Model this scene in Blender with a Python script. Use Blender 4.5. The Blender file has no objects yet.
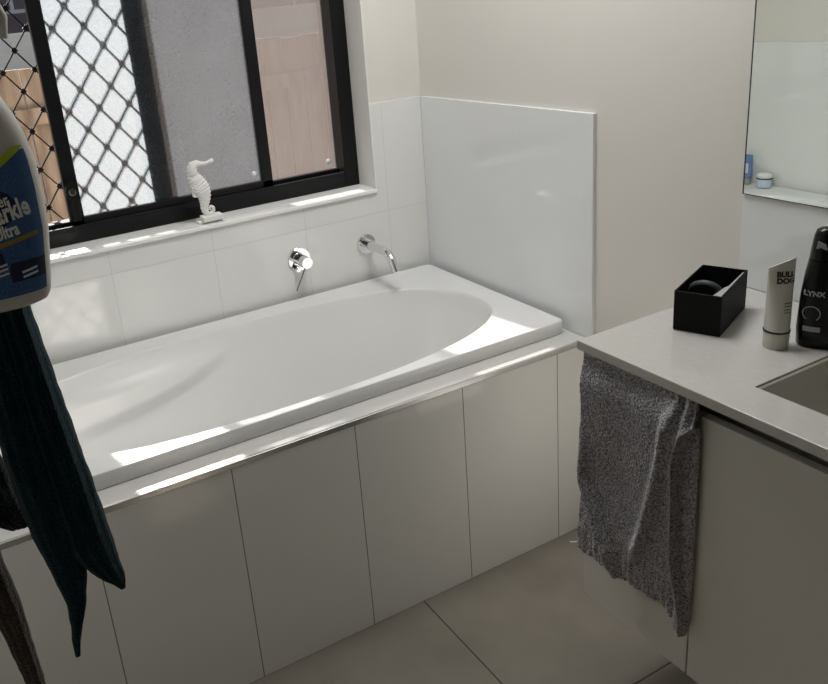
import bpy, bmesh, math, random
from mathutils import Vector, Matrix, noise

C = bpy.context.scene.collection
S = bpy.context.scene
PI = math.pi

# ------------------------------------------------------------------ camera
cam_d = bpy.data.cameras.new('camera')
cam = bpy.data.objects.new('camera', cam_d)
C.objects.link(cam)
YAW, PIT, ROL = 0.4550, -0.3319, -0.1002
F_PX, CX, CY, CZ = 810.56, -1.4241, -2.2143, 1.4832
fw = Vector((math.sin(YAW)*math.cos(PIT), math.cos(YAW)*math.cos(PIT), math.sin(PIT)))
sd = Vector((math.cos(YAW), -math.sin(YAW), 0.0))
up = sd.cross(fw)
rt = sd*math.cos(ROL) + up*math.sin(ROL)
u2 = -sd*math.sin(ROL) + up*math.cos(ROL)
m = Matrix((rt, u2, -fw)).transposed().to_4x4()
m.translation = Vector((CX, CY, CZ))
cam.matrix_world = m
cam_d.sensor_width = 36.0
cam_d.lens = F_PX/828*36.0
cam_d.shift_x = 72.5/828
cam_d.shift_y = -63.1/828
cam_d.clip_start = 0.02
S.camera = cam

# ------------------------------------------------------------------ world, sun, added fill lamp, exposure
world = bpy.data.worlds.new('sky'); S.world = world
world.use_nodes = True
wn = world.node_tree
sky = wn.nodes.new('ShaderNodeTexSky')
sky.sky_type = 'NISHITA'; sky.sun_disc = False
sky.sun_elevation = math.radians(38); sky.sun_rotation = math.radians(-9)
bgn = wn.nodes['Background']
wn.links.new(sky.outputs[0], bgn.inputs[0])
bgn.inputs[1].default_value = 0.15

sun_d = bpy.data.lights.new('sun', 'SUN')
sun_d.energy = 20.0; sun_d.angle = math.radians(1.3); sun_d.color = (1.0, 0.96, 0.88)
sun = bpy.data.objects.new('sun', sun_d); C.objects.link(sun)
sdir = Vector((0.155, -1.0, -0.79)).normalized()
sun.rotation_euler = sdir.to_track_quat('-Z', 'Y').to_euler()
sun.location = (-1.0, 3.0, 4.0)

por_d = bpy.data.lights.new('window_portal', 'AREA')
por_d.shape = 'RECTANGLE'; por_d.size = 1.2; por_d.size_y = 0.9
por_d.cycles.is_portal = True
por = bpy.data.objects.new('window_portal', por_d); C.objects.link(por)
por.location = (-0.79, 0.30, 1.34)
por.rotation_euler = (math.radians(-90), 0, 0)

lamp_d = bpy.data.lights.new('fill_lamp', 'AREA')  # unseen lamp added to fill the interior with light
lamp_d.shape = 'RECTANGLE'; lamp_d.size = 0.55; lamp_d.size_y = 0.55
lamp_d.energy = 12.5; lamp_d.color = (1.0, 1.0, 1.0)
lamp = bpy.data.objects.new('fill_lamp', lamp_d); C.objects.link(lamp)
lamp.location = (-0.40, -0.80, 2.36)

S.view_settings.view_transform = 'Standard'
S.view_settings.look = 'None'
S.view_settings.exposure = 0.36
S.view_settings.gamma = 1.0
S.view_settings.use_curve_mapping = False

# ------------------------------------------------------------------ material helpers
def srgb(r, g, b):
    f = lambda c: (c/12.92 if c <= 0.04045 else ((c+0.055)/1.055)**2.4)
    return (f(r/255), f(g/255), f(b/255), 1.0)

def mat(name, col, rough=0.5, metal=0.0, coat=0.0, spec=0.5):
    mt = bpy.data.materials.new(name); mt.use_nodes = True
    b = mt.node_tree.nodes['Principled BSDF']
    b.inputs['Base Color'].default_value = col
    b.inputs['Roughness'].default_value = rough
    b.inputs['Metallic'].default_value = metal
    b.inputs['Coat Weight'].default_value = coat
    b.inputs['Specular IOR Level'].default_value = spec
    return mt

def nd(mt, t, **kw):
    n = mt.node_tree.nodes.new(t)
    for k, v in kw.items(): setattr(n, k, v)
    return n
def lk(mt, a, b): mt.node_tree.links.new(a, b)

def coords(mt):
    return nd(mt, 'ShaderNodeNewGeometry').outputs['Position']   # world position: all setting meshes sit at the origin

def math_n(mt, op, a, b=None, c=None):
    n = nd(mt, 'ShaderNodeMath', operation=op)
    for i, v in enumerate((a, b, c)):
        if v is None: continue
        if isinstance(v, (int, float)): n.inputs[i].default_value = v
        else: lk(mt, v, n.inputs[i])
    return n.outputs[0]

def noise_col(mt, c1, c2, scale, detail=3, lo=0.35, hi=0.65, target=None, vec=None):
    n = nd(mt, 'ShaderNodeTexNoise'); n.inputs['Scale'].default_value = scale; n.inputs['Detail'].default_value = detail
    if vec is not None: lk(mt, vec, n.inputs['Vector'])
    r = nd(mt, 'ShaderNodeValToRGB')
    r.color_ramp.elements[0].position = lo; r.color_ramp.elements[0].color = c1
    r.color_ramp.elements[1].position = hi; r.color_ramp.elements[1].color = c2
    lk(mt, n.outputs['Fac'], r.inputs['Fac'])
    lk(mt, r.outputs['Color'], target or mt.node_tree.nodes['Principled BSDF'].inputs['Base Color'])
    return r

def bump(mt, scale, strength, dist=0.001, detail=2, vec=None):
    n = nd(mt, 'ShaderNodeTexNoise'); n.inputs['Scale'].default_value = scale; n.inputs['Detail'].default_value = detail
    if vec is not None: lk(mt, vec, n.inputs['Vector'])
    b = nd(mt, 'ShaderNodeBump'); b.inputs['Strength'].default_value = strength; b.inputs['Distance'].default_value = dist
    lk(mt, n.outputs['Fac'], b.inputs['Height'])
    lk(mt, b.outputs['Normal'], mt.node_tree.nodes['Principled BSDF'].inputs['Normal'])

def tile_mat(name, base, grout, lines, width=0.0022, rough=0.08, var=None, wavy=0.0):
    """lines: (axis, origin, pitch); pitch 0 draws a single joint at the origin"""
    mt = mat(name, base, rough)
    pos = coords(mt)
    sep = nd(mt, 'ShaderNodeSeparateXYZ'); lk(mt, pos, sep.inputs[0])
    tot = None
    for ax, o, p in lines:
        s = math_n(mt, 'SUBTRACT', sep.outputs[ax], o)
        if p: s = math_n(mt, 'PINGPONG', s, p/2) if False else math_n(mt, 'SUBTRACT', math_n(mt, 'WRAP', math_n(mt, 'ADD', s, p/2), p, 0.0), p/2)
        l = math_n(mt, 'LESS_THAN', math_n(mt, 'ABSOLUTE', s), width/2)
        tot = l if tot is None else math_n(mt, 'MAXIMUM', tot, l)
    mx = nd(mt, 'ShaderNodeMix', data_type='RGBA')
    mx.inputs[6].default_value = base; mx.inputs[7].default_value = grout
    lk(mt, tot, mx.inputs[0])
    b = mt.node_tree.nodes['Principled BSDF']
    if var:
        n = nd(mt, 'ShaderNodeTexNoise'); n.inputs['Scale'].default_value = 5; n.inputs['Detail'].default_value = 8
        lk(mt, pos, n.inputs['Vector'])
        r = nd(mt, 'ShaderNodeValToRGB')
        r.color_ramp.elements[0].position = .35; r.color_ramp.elements[0].color = base
        r.color_ramp.elements[1].position = .7; r.color_ramp.elements[1].color = var
        lk(mt, n.outputs['Fac'], r.inputs['Fac']); lk(mt, r.outputs['Color'], mx.inputs[6])
    lk(mt, mx.outputs[2], b.inputs['Base Color'])
    rr = math_n(mt, 'MULTIPLY_ADD', tot, 0.6, rough); lk(mt, rr, b.inputs['Roughness'])
    bp = nd(mt, 'ShaderNodeBump'); bp.inputs['Strength'].default_value = 0.5; bp.inputs['Distance'].default_value = 0.001
    h = math_n(mt, 'SUBTRACT', 1.0, tot)
    if wavy:
        n2 = nd(mt, 'ShaderNodeTexNoise'); n2.inputs['Scale'].default_value = 7; n2.inputs['Detail'].default_value = 0
        lk(mt, pos, n2.inputs['Vector'])
        h = math_n(mt, 'MULTIPLY_ADD', n2.outputs['Fac'], wavy, h)
    lk(mt, h, bp.inputs['Height'])
    lk(mt, bp.outputs['Normal'], b.inputs['Normal'])
    return mt

# ------------------------------------------------------------------ mesh helpers
def obj(name, bm, m, parent=None, smooth=False, kind=None):
    me = bpy.data.meshes.new(name)
    bmesh.ops.recalc_face_normals(bm, faces=bm.faces)
    bm.to_mesh(me); bm.free()
    if smooth:
        for p in me.polygons: p.use_smooth = True
        me.set_sharp_from_angle(angle=math.radians(38))
    o = bpy.data.objects.new(name, me); C.objects.link(o)
    if m is not None: me.materials.append(m)
    if parent is not None:
        o.parent = parent
        o.matrix_parent_inverse = Matrix.Translation(-Vector(parent.location)) if parent.type == 'EMPTY' and parent.parent is None else Matrix.Identity(4)
    if kind: o['kind'] = kind
    return o

def sub(name, bm, m, parent, root, smooth=False):
    o = obj(name, bm, m, None, smooth)
    o.parent = parent
    o.matrix_parent_inverse = (parent.matrix_parent_inverse.inverted() @ Matrix.Identity(4)) if False else Matrix.Identity(4)
    return o

def empty(name, loc, label, cat, kind=None, group=None):
    o = bpy.data.objects.new(name, None); C.objects.link(o)
    o.location = loc; o.empty_display_size = 0.05
    if label: o['label'] = label
    if cat: o['category'] = cat
    if kind: o['kind'] = kind
    if group: o['group'] = group
    return o

def tag(o, label, cat):
    o['label'] = label; o['category'] = cat; return o

def box(bm, x0, x1, y0, y1, z0, z1, bev=0.0, seg=2):
    r = bmesh.ops.create_cube(bm, size=1.0)
    vs = r['verts']
    for v in vs:
        v.co = Vector(((x0+x1)/2 + v.co.x*(x1-x0), (y0+y1)/2 + v.co.y*(y1-y0), (z0+z1)/2 + v.co.z*(z1-z0)))
    if bev:
        es = list({e for v in vs for e in v.link_edges})
        bmesh.ops.bevel(bm, geom=es, offset=bev, segments=seg, profile=0.5, affect='EDGES')
    return bm

def nb(*a, **k):
    bm = bmesh.new(); box(bm, *a, **k); return bm

def lathe(bm, prof, c=(0, 0, 0), n=48, mtx=None, sx=1.0, sy=1.0):
    """prof: list of (r, z) from bottom to top"""
    rings = []
    for r, z in prof:
        if r <= 1e-6:
            rings.append([bm.verts.new((0, 0, z))])
        else:
            rings.append([bm.verts.new((r*sx*math.cos(2*PI*i/n), r*sy*math.sin(2*PI*i/n), z)) for i in range(n)])
    for a, b in zip(rings, rings[1:]):
        if len(a) == 1 and len(b) == 1: continue
        for i in range(n):
            j = (i+1) % n
            if len(a) == 1: bm.faces.new((a[0], b[j], b[i]))
            elif len(b) == 1: bm.faces.new((a[i], a[j], b[0]))
            else: bm.faces.new((a[i], a[j], b[j], b[i]))
    mt = (mtx or Matrix.Identity(4))
    mt = Matrix.Translation(Vector(c)) @ mt
    for rg in rings:
        for v in rg: v.co = mt @ v.co
    return bm

def tube(bm, pts, rad, n=24, cap=True):
    """swept round tube; rad is a number or one per point"""
    P = [Vector(p) for p in pts]
    R_ = rad if isinstance(rad, (list, tuple)) else [rad]*len(P)
    t = (P[1]-P[0]).normalized()
    ref = Vector((0, 0, 1)) if abs(t.z) < 0.9 else Vector((1, 0, 0))
    nrm = (ref - t*ref.dot(t)).normalized()
    rings = []
    for i, p in enumerate(P):
        if i == 0: tt = P[1]-P[0]
        elif i == len(P)-1: tt = P[-1]-P[-2]
        else: tt = (P[i+1]-P[i]).normalized() + (P[i]-P[i-1]).normalized()
        tt.normalize()
        nrm = (nrm - tt*nrm.dot(tt)).normalized()
        bn = tt.cross(nrm)
        rings.append([bm.verts.new(p + nrm*R_[i]*math.cos(2*PI*k/n) + bn*R_[i]*math.sin(2*PI*k/n)) for k in range(n)])
    for a, b in zip(rings, rings[1:]):
        for k in range(n):
            bm.faces.new((a[k], a[(k+1) % n], b[(k+1) % n], b[k]))
    if cap:
        bm.faces.new(rings[0][::-1]); bm.faces.new(rings[-1])
    return bm

def prism(bm, poly, axis, a0, a1, bev=0.0):
    """extrude a 2D polygon: axis 'y' takes (x, z) points, 'x' takes (y, z), 'z' takes (x, y)"""
    def P(u, v, w):
        return {'y': (u, w, v), 'x': (w, u, v), 'z': (u, v, w)}[axis]
    lo = [bm.verts.new(P(u, v, a0)) for u, v in poly]
    hi = [bm.verts.new(P(u, v, a1)) for u, v in poly]
    n = len(poly)
    f = [bm.faces.new(lo[::-1]), bm.faces.new(hi)]
    for i in range(n): f.append(bm.faces.new((lo[i], lo[(i+1) % n], hi[(i+1) % n], hi[i])))
    if bev:
        es = list({e for v in lo+hi for e in v.link_edges})
        bmesh.ops.bevel(bm, geom=es, offset=bev, segments=2, profile=0.5, affect='EDGES')
    return bm

def text_mesh(body, size, bold=0.0, extrude=0.0, spacing=1.0, align='CENTER', shear=0.0):
    """letters as a mesh in the XY plane, centred"""
    cu = bpy.data.curves.new('lettering', 'FONT')
    cu.body = body; cu.size = size; cu.align_x = align; cu.align_y = 'CENTER'
    cu.offset = bold; cu.extrude = extrude; cu.space_character = spacing; cu.resolution_u = 3; cu.shear = shear
    o = bpy.data.objects.new('lettering_source', cu); C.objects.link(o)
    dg = bpy.context.evaluated_depsgraph_get()
    me = bpy.data.meshes.new_from_object(o.evaluated_get(dg))
    bm = bmesh.new(); bm.from_mesh(me)
    bpy.data.objects.remove(o); bpy.data.curves.remove(cu); bpy.data.meshes.remove(me)
    bmesh.ops.triangulate(bm, faces=bm.faces)
    return bm

def smoothstep(a, b, x):
    t = max(0.0, min(1.0, (x-a)/(b-a))); return t*t*(3-2*t)
def gauss(x, s): return math.exp(-(x*x)/(2*s*s))
def lerp_tab(tab, x):
    if x <= tab[0][0]: return tab[0][1]
    for (x0, y0), (x1, y1) in zip(tab, tab[1:]):
        if x <= x1:
            return y0 + (y1-y0)*(x-x0)/(x1-x0)
    return tab[-1][1]

# ------------------------------------------------------------------ materials
M = {}
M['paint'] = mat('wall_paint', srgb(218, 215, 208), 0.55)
M['rear_bounce_cut'] = mat('rear_wall_bounce_cut', srgb(150, 146, 138), 0.6)  # unseen rear walls made greyer so less light bounces back
bump(M['paint'], 120, 0.08, 0.0005)
M['ceil'] = mat('ceiling_paint', srgb(235, 233, 226), 0.7)
M['wall_tile'] = tile_mat('white_wall_tile', srgb(226, 226, 224), srgb(206, 205, 201), [(0, -0.1464, 0.3), (2, 0.822, 0)], 0.0018, 0.07, wavy=0.15)
M['side_tile'] = tile_mat('white_side_tile', srgb(226, 228, 229), srgb(214, 215, 215), [(1, -0.478, 0.9)], 0.0014, 0.07, wavy=0.15)
M['left_tile'] = tile_mat('white_left_tile', srgb(226, 228, 226), srgb(188, 188, 184), [(1, -0.6, 0.6)], 0.0022, 0.07)
M['apron_tile'] = tile_mat('white_apron_tile', srgb(230, 230, 227), srgb(120, 117, 110), [(0, -0.1086, 0.3)], 0.0024, 0.10, wavy=0.10)
M['hob_tile'] = mat('hob_tile', srgb(200, 199, 195), 0.14)
M['floor'] = tile_mat('grey_floor_tile', srgb(118, 112, 102), srgb(72, 68, 61), [(0, -0.5615, 0.6), (1, -1.2195, 0.6)], 0.004, 0.35, var=srgb(132, 126, 115))
M['sill'] = mat('gloss_white_sill', srgb(238, 238, 236), 0.25)
M['trimp'] = mat('white_plastic_trim', srgb(228, 228, 224), 0.3)
M['acrylic'] = mat('white_bath_acrylic', srgb(222, 222, 221), 0.28, coat=0.12)
M['alu'] = mat('metal_tile_trim', srgb(205, 205, 203), 0.25, 0.8)
M['black_frame'] = mat('black_powder_coat', srgb(11, 13, 15), 0.4, spec=0.3)
M['black_screen'] = mat('black_security_mesh', srgb(16, 15, 16), 0.4)
M['chrome'] = mat('chrome', (0.82, 0.82, 0.84, 1), 0.06, 1.0)
M['dark_chrome'] = mat('dark_chrome_pin', (0.25, 0.25, 0.26, 1), 0.15, 1.0)
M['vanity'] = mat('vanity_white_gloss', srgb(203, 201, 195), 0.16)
M['vanity_end_bounce'] = mat('vanity_bounce_white', srgb(236, 235, 230), 0.2)  # end panel whitened to bounce sunlight onto the bath apron
M['vanity_edge'] = mat('vanity_edge', srgb(190, 188, 180), 0.2)
M['stone'] = mat('white_stone_top', srgb(186, 184, 179), 0.13)
noise_col(M['stone'], srgb(185, 183, 178), srgb(189, 187, 182), 60, 2)
M['ceramic'] = mat('basin_ceramic', srgb(186, 183, 174), 0.25)
M['mirror'] = mat('mirror_glass', (0.86, 0.90, 0.86, 1), 0.0, 1.0)
M['mirror_edge'] = mat('mirror_edge', srgb(36, 40, 42), 0.3)
M['black_plastic'] = mat('black_plastic', srgb(6, 7, 8), 0.65, spec=0.2)
M['gray_plastic'] = mat('grey_plastic', srgb(44, 48, 50), 0.5)
M['light_card'] = mat('pale_grey_plastic', srgb(160, 160, 158), 0.4)
M['tube_white'] = mat('tube_offwhite', srgb(196, 194, 184), 0.3)
M['ink'] = mat('dark_ink', srgb(30, 32, 34), 0.5)
M['shampoo'] = mat('black_bottle', srgb(5, 6, 7), 0.25, spec=0.35)
M['silver_ink'] = mat('silver_ink', srgb(150, 156, 158), 0.4)
M['bottle_white'] = mat('spray_bottle_white', srgb(196, 194, 188), 0.35)
M['label_white'] = mat('white_lettering', srgb(225, 228, 226), 0.4)
M['label_green'] = mat('lime_label_band', srgb(168, 190, 40), 0.4)
M['label_navy'] = mat('navy_label', srgb(14, 26, 58), 0.4)
M['ochre'] = mat('ochre_label_strip', srgb(140, 120, 60), 0.5)
M['blue_bottle'] = mat('blue_plastic', srgb(104, 130, 172), 0.3)
M['jar_pale'] = mat('pale_blue_jar', srgb(200, 212, 232), 0.25)
M['seahorse'] = mat('whitewashed_resin', srgb(226, 226, 222), 0.55)
M['clear_dot'] = mat('clear_rubber_dot', srgb(235, 238, 240), 0.1)

lb = mat('blue_label', srgb(52, 112, 186), 0.35)
noise_col(lb, srgb(22, 62, 122), srgb(88, 130, 168), 130, 4, 0.42, 0.70)
M['label_blue'] = lb

def cloth_mat(name, c1, c2, sc=500, fuzz=0.5):
    mt = mat(name, c1, 0.95, spec=0.1)
    b = mt.node_tree.nodes['Principled BSDF']
    b.inputs['Sheen Weight'].default_value = fuzz
    b.inputs['Sheen Roughness'].default_value = 0.4
    p_ = coords(mt)
    noise_col(mt, c1, c2, sc, 3, 0.36, 0.64, vec=p_)
    bump(mt, sc*1.3, 1.0, 0.003, 3, vec=p_)
    return mt
M['towel'] = cloth_mat('grey_terry', srgb(92, 90, 94), srgb(184, 181, 185), 300, 0.6)
M['selvage'] = mat('pale_selvage', srgb(170, 167, 168), 0.9)
M['towel_hem'] = cloth_mat('grey_flat_hem', srgb(92, 90, 91), srgb(104, 101, 102), 900, 0.3)
M['teal_cloth'] = cloth_mat('teal_microfibre', srgb(12, 32, 38), srgb(20, 46, 52), 300, 0.08)
M['navy_cloth'] = cloth_mat('dark_cloth', srgb(12, 18, 22), srgb(20, 28, 32), 300, 0.2)
M['brown_cloth'] = cloth_mat('brown_cloth', srgb(40, 34, 28), srgb(58, 50, 42), 300, 0.3)

# obscured glass: part clear, part scattering, fine sparkle
def glass_mat(name, clear, tint, speck=0.0, body=(0.93, 0.95, 0.96, 1)):
    mt = bpy.data.materials.new(name); mt.use_nodes = True
    nt = mt.node_tree; nt.nodes.clear()
    out = nt.nodes.new('ShaderNodeOutputMaterial')
    tr = nt.nodes.new('ShaderNodeBsdfTransparent'); tr.inputs[0].default_value = body
    tl = nt.nodes.new('ShaderNodeBsdfTranslucent'); tl.inputs[0].default_value = tint
    gl = nt.nodes.new('ShaderNodeBsdfGlossy'); gl.inputs['Roughness'].default_value = 0.25
    gl.inputs[0].default_value = (0.9, 0.92, 0.95, 1)
    m1 = nt.nodes.new('ShaderNodeMixShader'); m2 = nt.nodes.new('ShaderNodeMixShader')
    pos = nt.nodes.new('ShaderNodeNewGeometry')
    nz = nt.nodes.new('ShaderNodeTexNoise'); nz.inputs['Scale'].default_value = 260; nz.inputs['Detail'].default_value = 2
    nt.links.new(pos.outputs['Position'], nz.inputs['Vector'])
    nz2 = nt.nodes.new('ShaderNodeTexNoise'); nz2.inputs['Scale'].default_value = 9; nz2.inputs['Detail'].default_value = 4
    nt.links.new(pos.outputs['Position'], nz2.inputs['Vector'])
    a = nt.nodes.new('ShaderNodeMath'); a.operation = 'MULTIPLY_ADD'
    nt.links.new(nz.outputs['Fac'], a.inputs[0]); a.inputs[1].default_value = -speck; a.inputs[2].default_value = 1-clear+speck*0.5
    a2 = nt.nodes.new('ShaderNodeMath'); a2.operation = 'MULTIPLY_ADD'; a2.use_clamp = True
    nt.links.new(nz2.outputs['Fac'], a2.inputs[0]); a2.inputs[1].default_value = 0.12
    nt.links.new(a.outputs[0], a2.inputs[2])
    s = nt.nodes.new('ShaderNodeMath'); s.operation = 'SUBTRACT'; s.use_clamp = True
    nt.links.new(a2.outputs[0], s.inputs[0]); s.inputs[1].default_value = 0.06
    nt.links.new(s.outputs[0], m1.inputs[0])
    nt.links.new(tr.outputs[0], m1.inputs[1]); nt.links.new(tl.outputs[0], m1.inputs[2])
    fr = nt.nodes.new('ShaderNodeMath'); fr.operation = 'ADD'; fr.inputs[0].default_value = 0.04; fr.inputs[1].default_value = 0.0
    nt.links.new(fr.outputs[0], m2.inputs[0])
    nt.links.new(m1.outputs[0], m2.inputs[1]); nt.links.new(gl.outputs[0], m2.inputs[2])
    bp = nt.nodes.new('ShaderNodeBump'); bp.inputs['Strength'].default_value = 0.6; bp.inputs['Distance'].default_value = 0.001
    nt.links.new(nz.outputs['Fac'], bp.inputs['Height'])
    nt.links.new(bp.outputs[0], gl.inputs['Normal'])
    nt.links.new(m2.outputs[0], out.inputs[0])
    return mt
M['glass_sash'] = glass_mat('obscure_glass_sash', 0.46, (0.23, 0.243, 0.262, 1), 0.30)
M['glass_fixed'] = glass_mat('obscure_glass_fixed', 0.62, (0.12, 0.105, 0.10, 1), 0.10, (0.78, 0.77, 0.78, 1))

# ------------------------------------------------------------------ the room
XL = -1.55            # left end of the bath recess
WX0, WX1 = -1.39, -0.19   # window opening
ZS, ZH = 0.902, 1.78
ZT = 1.167            # top of the tiling
def struct(name, bm, m, parent=None):
    o = obj(name, bm, m, parent); o['kind'] = 'structure'; return o

struct('floor', nb(-2.6, 0.12, -3.4, 0.25, -0.1, 0.0), M['floor'])
struct('ceiling', nb(-2.6, 0.12, -3.4, 0.25, 2.4, 2.5), M['ceil'])
bm = bmesh.new()
box(bm, XL-0.1, WX0-0.008, 0.01, 0.25, 0, 2.4); box(bm, WX1+0.008, 0.12, 0.01, 0.25, 0, 2.4)
box(bm, WX0-0.008, WX1+0.008, 0.01, 0.25, 0, ZS-0.012); box(bm, WX0-0.008, WX1+0.008, 0.01, 0.25, ZH+0.008, 2.4)
struct('wall_back', bm, M['paint'])
struct('wall_right', nb(0.01, 0.12, -3.4, 0.01, 0, 2.4), M['paint'])
struct('wall_left', nb(XL-0.10, XL, -1.75, 0.01, 0, 2.4), M['paint'])
struct('wall_left_return', nb(-2.5, XL-0.10, -1.75, -1.65, 0, 2.4), M['rear_bounce_cut'])
struct('wall_left_rear', nb(-2.6, -2.5, -3.4, -1.65, 0, 2.4), M['rear_bounce_cut'])
struct('wall_front', nb(-2.6, 0.12, -3.5, -3.4, 0, 2.4), M['rear_bounce_cut'])

# tiling, 10 mm proud of the paint
bm = bmesh.new()
box(bm, XL+0.01, 0.0, 0.0, 0.01, 0.0, ZS-0.012)
box(bm, WX1+0.0045, 0.0, 0.0, 0.01, ZS-0.012, ZT)
struct('trim_1', bm, M['wall_tile'])
bm = bmesh.new(); box(bm, 0.0, 0.01, -0.754, 0.0, 0.0, ZT, bev=0.0012)
struct('trim_2', bm, M['side_tile'])
struct('trim_3', nb(XL, XL+0.01, -0.754, 0.0, 0.0, ZT, bev=0.001), M['left_tile'])
# splashback above the vanity
struct('trim_4', nb(0.0, 0.01, -2.2, -1.1678, 0.8442, 1.0375, bev=0.0008), M['side_tile'])

# reveal lining and sill
bm = bmesh.new()
box(bm, WX1, WX1+0.008, 0.012, 0.20, ZS-0.002, ZH+0.008)
box(bm, WX1, WX1+0.0045, -0.003, 0.012, ZS-0.002, ZH+0.0045, bev=0.001)
box(bm, WX0-0.008, WX0, -0.006, 0.20, ZS-0.002, ZH+0.008, bev=0.0015)
box(bm, WX0, WX1, -0.006, 0.20, ZH, ZH+0.008, bev=0.0015)
struct('trim_5', bm, M['trimp'])
bm = bmesh.new()
box(bm, WX0-0.008, WX1+0.0045, 0.0012, 0.20, ZS-0.012, ZS)
box(bm, WX0-0.008, WX1+0.0045, -0.008, -0.0006, ZS-0.012, ZS-0.0004, bev=0.0022, seg=3)
struct('trim_6', bm, M['sill'])

# ------------------------------------------------------------------ the window
win = empty('window_1', (-0.79, 0.14, ZS), None, None, 'structure')
def wpart(name, bm, m, parent=None, smooth=False):
    o = obj(name, bm, m, None, smooth)
    o.parent = parent or win
    if parent is None: o.matrix_parent_inverse = Matrix.Translation(-Vector(win.location))
    return o
bm = bmesh.new()
YF0, YF1 = 0.10, 0.19
box(bm, WX1-0.050, WX1, YF0, YF1, ZS, ZH, bev=0.002)
box(bm, WX0, WX0+0.050, YF0, YF1, ZS, ZH, bev=0.002)
box(bm, WX0+0.05, WX1-0.05, YF0+0.0006, YF1, ZS, ZS+0.038, bev=0.002)
box(bm, WX0+0.05, WX1-0.05, YF0+0.045, YF1-0.001, ZS+0.03, ZS+0.056, bev=0.002)
box(bm, WX0+0.05, WX1-0.05, YF0+0.002, YF0+0.012, ZS+0.03, ZS+0.050, bev=0.002)
box(bm, WX0+0.05, WX1-0.05, YF0+0.0006, YF1, ZH-0.05, ZH, bev=0.002)
frame = wpart('window_frame', bm, M['black_frame'])
# fixed pane at the right, behind the sash
bm = bmesh.new()
box(bm, -0.866, -0.800, 0.150, 0.186, ZS+0.03, ZH-0.03, bev=0.002)
wpart('centre_mullion', bm, M['black_frame'])
wpart('fixed_pane', nb(-0.805, WX1-0.03, 0.160, 0.165, ZS+0.04, ZH-0.03), M['glass_fixed'])
# sliding sash, pushed to the right
bm = bmesh.new()
SX0, SX1 = -1.109, -0.488
box(bm, SX0, SX0+0.038, 0.112, 0.140, ZS+0.036, ZH-0.035, bev=0.002)
box(bm, SX1-0.036, SX1, 0.112, 0.140, ZS+0.036, ZH-0.035, bev=0.002)
box(bm, SX0, SX1, 0.112, 0.140, ZS+0.036, ZS+0.070, bev=0.002)
box(bm, SX0, SX1, 0.112, 0.140, ZH-0.075, ZH-0.035, bev=0.002)
sash = wpart('sliding_sash', bm, M['black_frame'])
gp = obj('sash_pane', nb(SX0+0.03, SX1-0.03, 0.124, 0.129, ZS+0.062, ZH-0.065), M['glass_sash']); gp.parent = sash
gp['label'] = 'obscured glass pane of the sliding sash'
# sash lock
bm = bmesh.new()
hx, hz = -1.092, 1.049
ov = [(hx+0.017*math.cos(t)*(1.0), hz+0.030*math.sin(t)) for t in [2*PI*i/28 for i in range(28)]]
prism(bm, ov, 'y', 0.094, 0.112, bev=0.002)
box(bm, hx-0.013, hx+0.013, 0.099, 0.112, hz-0.085, hz-0.01, bev=0.004)
lock = obj('sash_lock', bm, M['black_plastic']); lock.parent = sash
bm = bmesh.new()
lathe(bm, [(0, 0), (0.010, 0), (0.010, 0.003), (0.007, 0.004), (0.0065, 0.0025), (0, 0.0025)], (hx, 0.094, hz), 28, Matrix.Rotation(PI/2, 4, 'X'))
box(bm, hx-0.0012, hx+0.0012, 0.0895, 0.094, hz-0.004, hz+0.004)
# the key barrel sits on the lock face, kept in the lock's own mesh level as a part of the sash
kb = obj('lock_barrel', bm, M['dark_chrome'], None, True); kb.parent = sash
# clear rubber dots on the panes
for cx_, cy_, cz_, par in ((-0.268, 0.158, 0.984, None), (-0.545, 0.1215, 0.998, sash)):
    bm = bmesh.new()
    lathe(bm, [(0.0085, 0), (0.0080, 0.002), (0.005, 0.0042), (0, 0.005)], (cx_, cy_+0.001, cz_), 24, Matrix.Rotation(PI/2, 4, 'X'))
    d = wpart('clear_bumper', bm, M['clear_dot'], par, True)

# diamond security screen outside the left half
scr_bm = bmesh.new()
DX, DZ = 0.0415, 0.0545      # half diagonals of a diamond
X0s, X1s, Z0s, Z1s = -1.365, -0.84, ZS+0.03, ZH-0.03
YS = 0.205
kx, kz = -1.121+0.014, 1.488  # one knot, from the photograph
i0 = int(math.floor((X0s-kx)/DX)); i1 = int(math.ceil((X1s-kx)/DX))
j0 = int(math.floor((Z0s-kz)/DZ)); j1 = int(math.ceil((Z1s-kz)/DZ))
def knot(i, j): return (kx+i*DX, kz+j*DZ)
def inside(p): return X0s-0.02 < p[0] < X1s+0.02 and Z0s-0.02 < p[1] < Z1s+0.02
def strand(bm, a, b, y0, w, t):
    ax, az = a; bx_, bz = b
    l = math.hypot(bx_-ax, bz-az); nx, nz = -(bz-az)/l*w/2, (bx_-ax)/l*w/2
    prism(bm, [(ax-nx, az-nz), (bx_-nx, bz-nz), (bx_+nx, bz+nz), (ax+nx, az+nz)], 'y', y0, y0+t)
for i in range(i0, i1+1):
    for j in range(j0, j1+1):
        if (i+j) % 2: continue
        a = knot(i, j)
        if not inside(a): continue
        for di, dj in ((1, 1), (1, -1)):
            b = knot(i+di, j+dj)
            if inside(b): strand(scr_bm, a, b, YS, 0.0037, 0.008)
        q = [(a[0]+(0.0098 if k % 2 == 0 else 0.0060)*math.cos(k*PI/4), a[1]+(0.0098 if k % 2 == 0 else 0.0060)*math.sin(k*PI/4)) for k in range(8)]
        prism(scr_bm, q, 'y', YS-0.0015, YS+0.0075)
box(scr_bm, X0s-0.02, X0s+0.008, YS-0.006, YS+0.012, Z0s-0.02, Z1s+0.02)
box(scr_bm, X1s-0.008, X1s+0.02, YS-0.006, YS+0.012, Z0s-0.02, Z1s+0.02)
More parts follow.
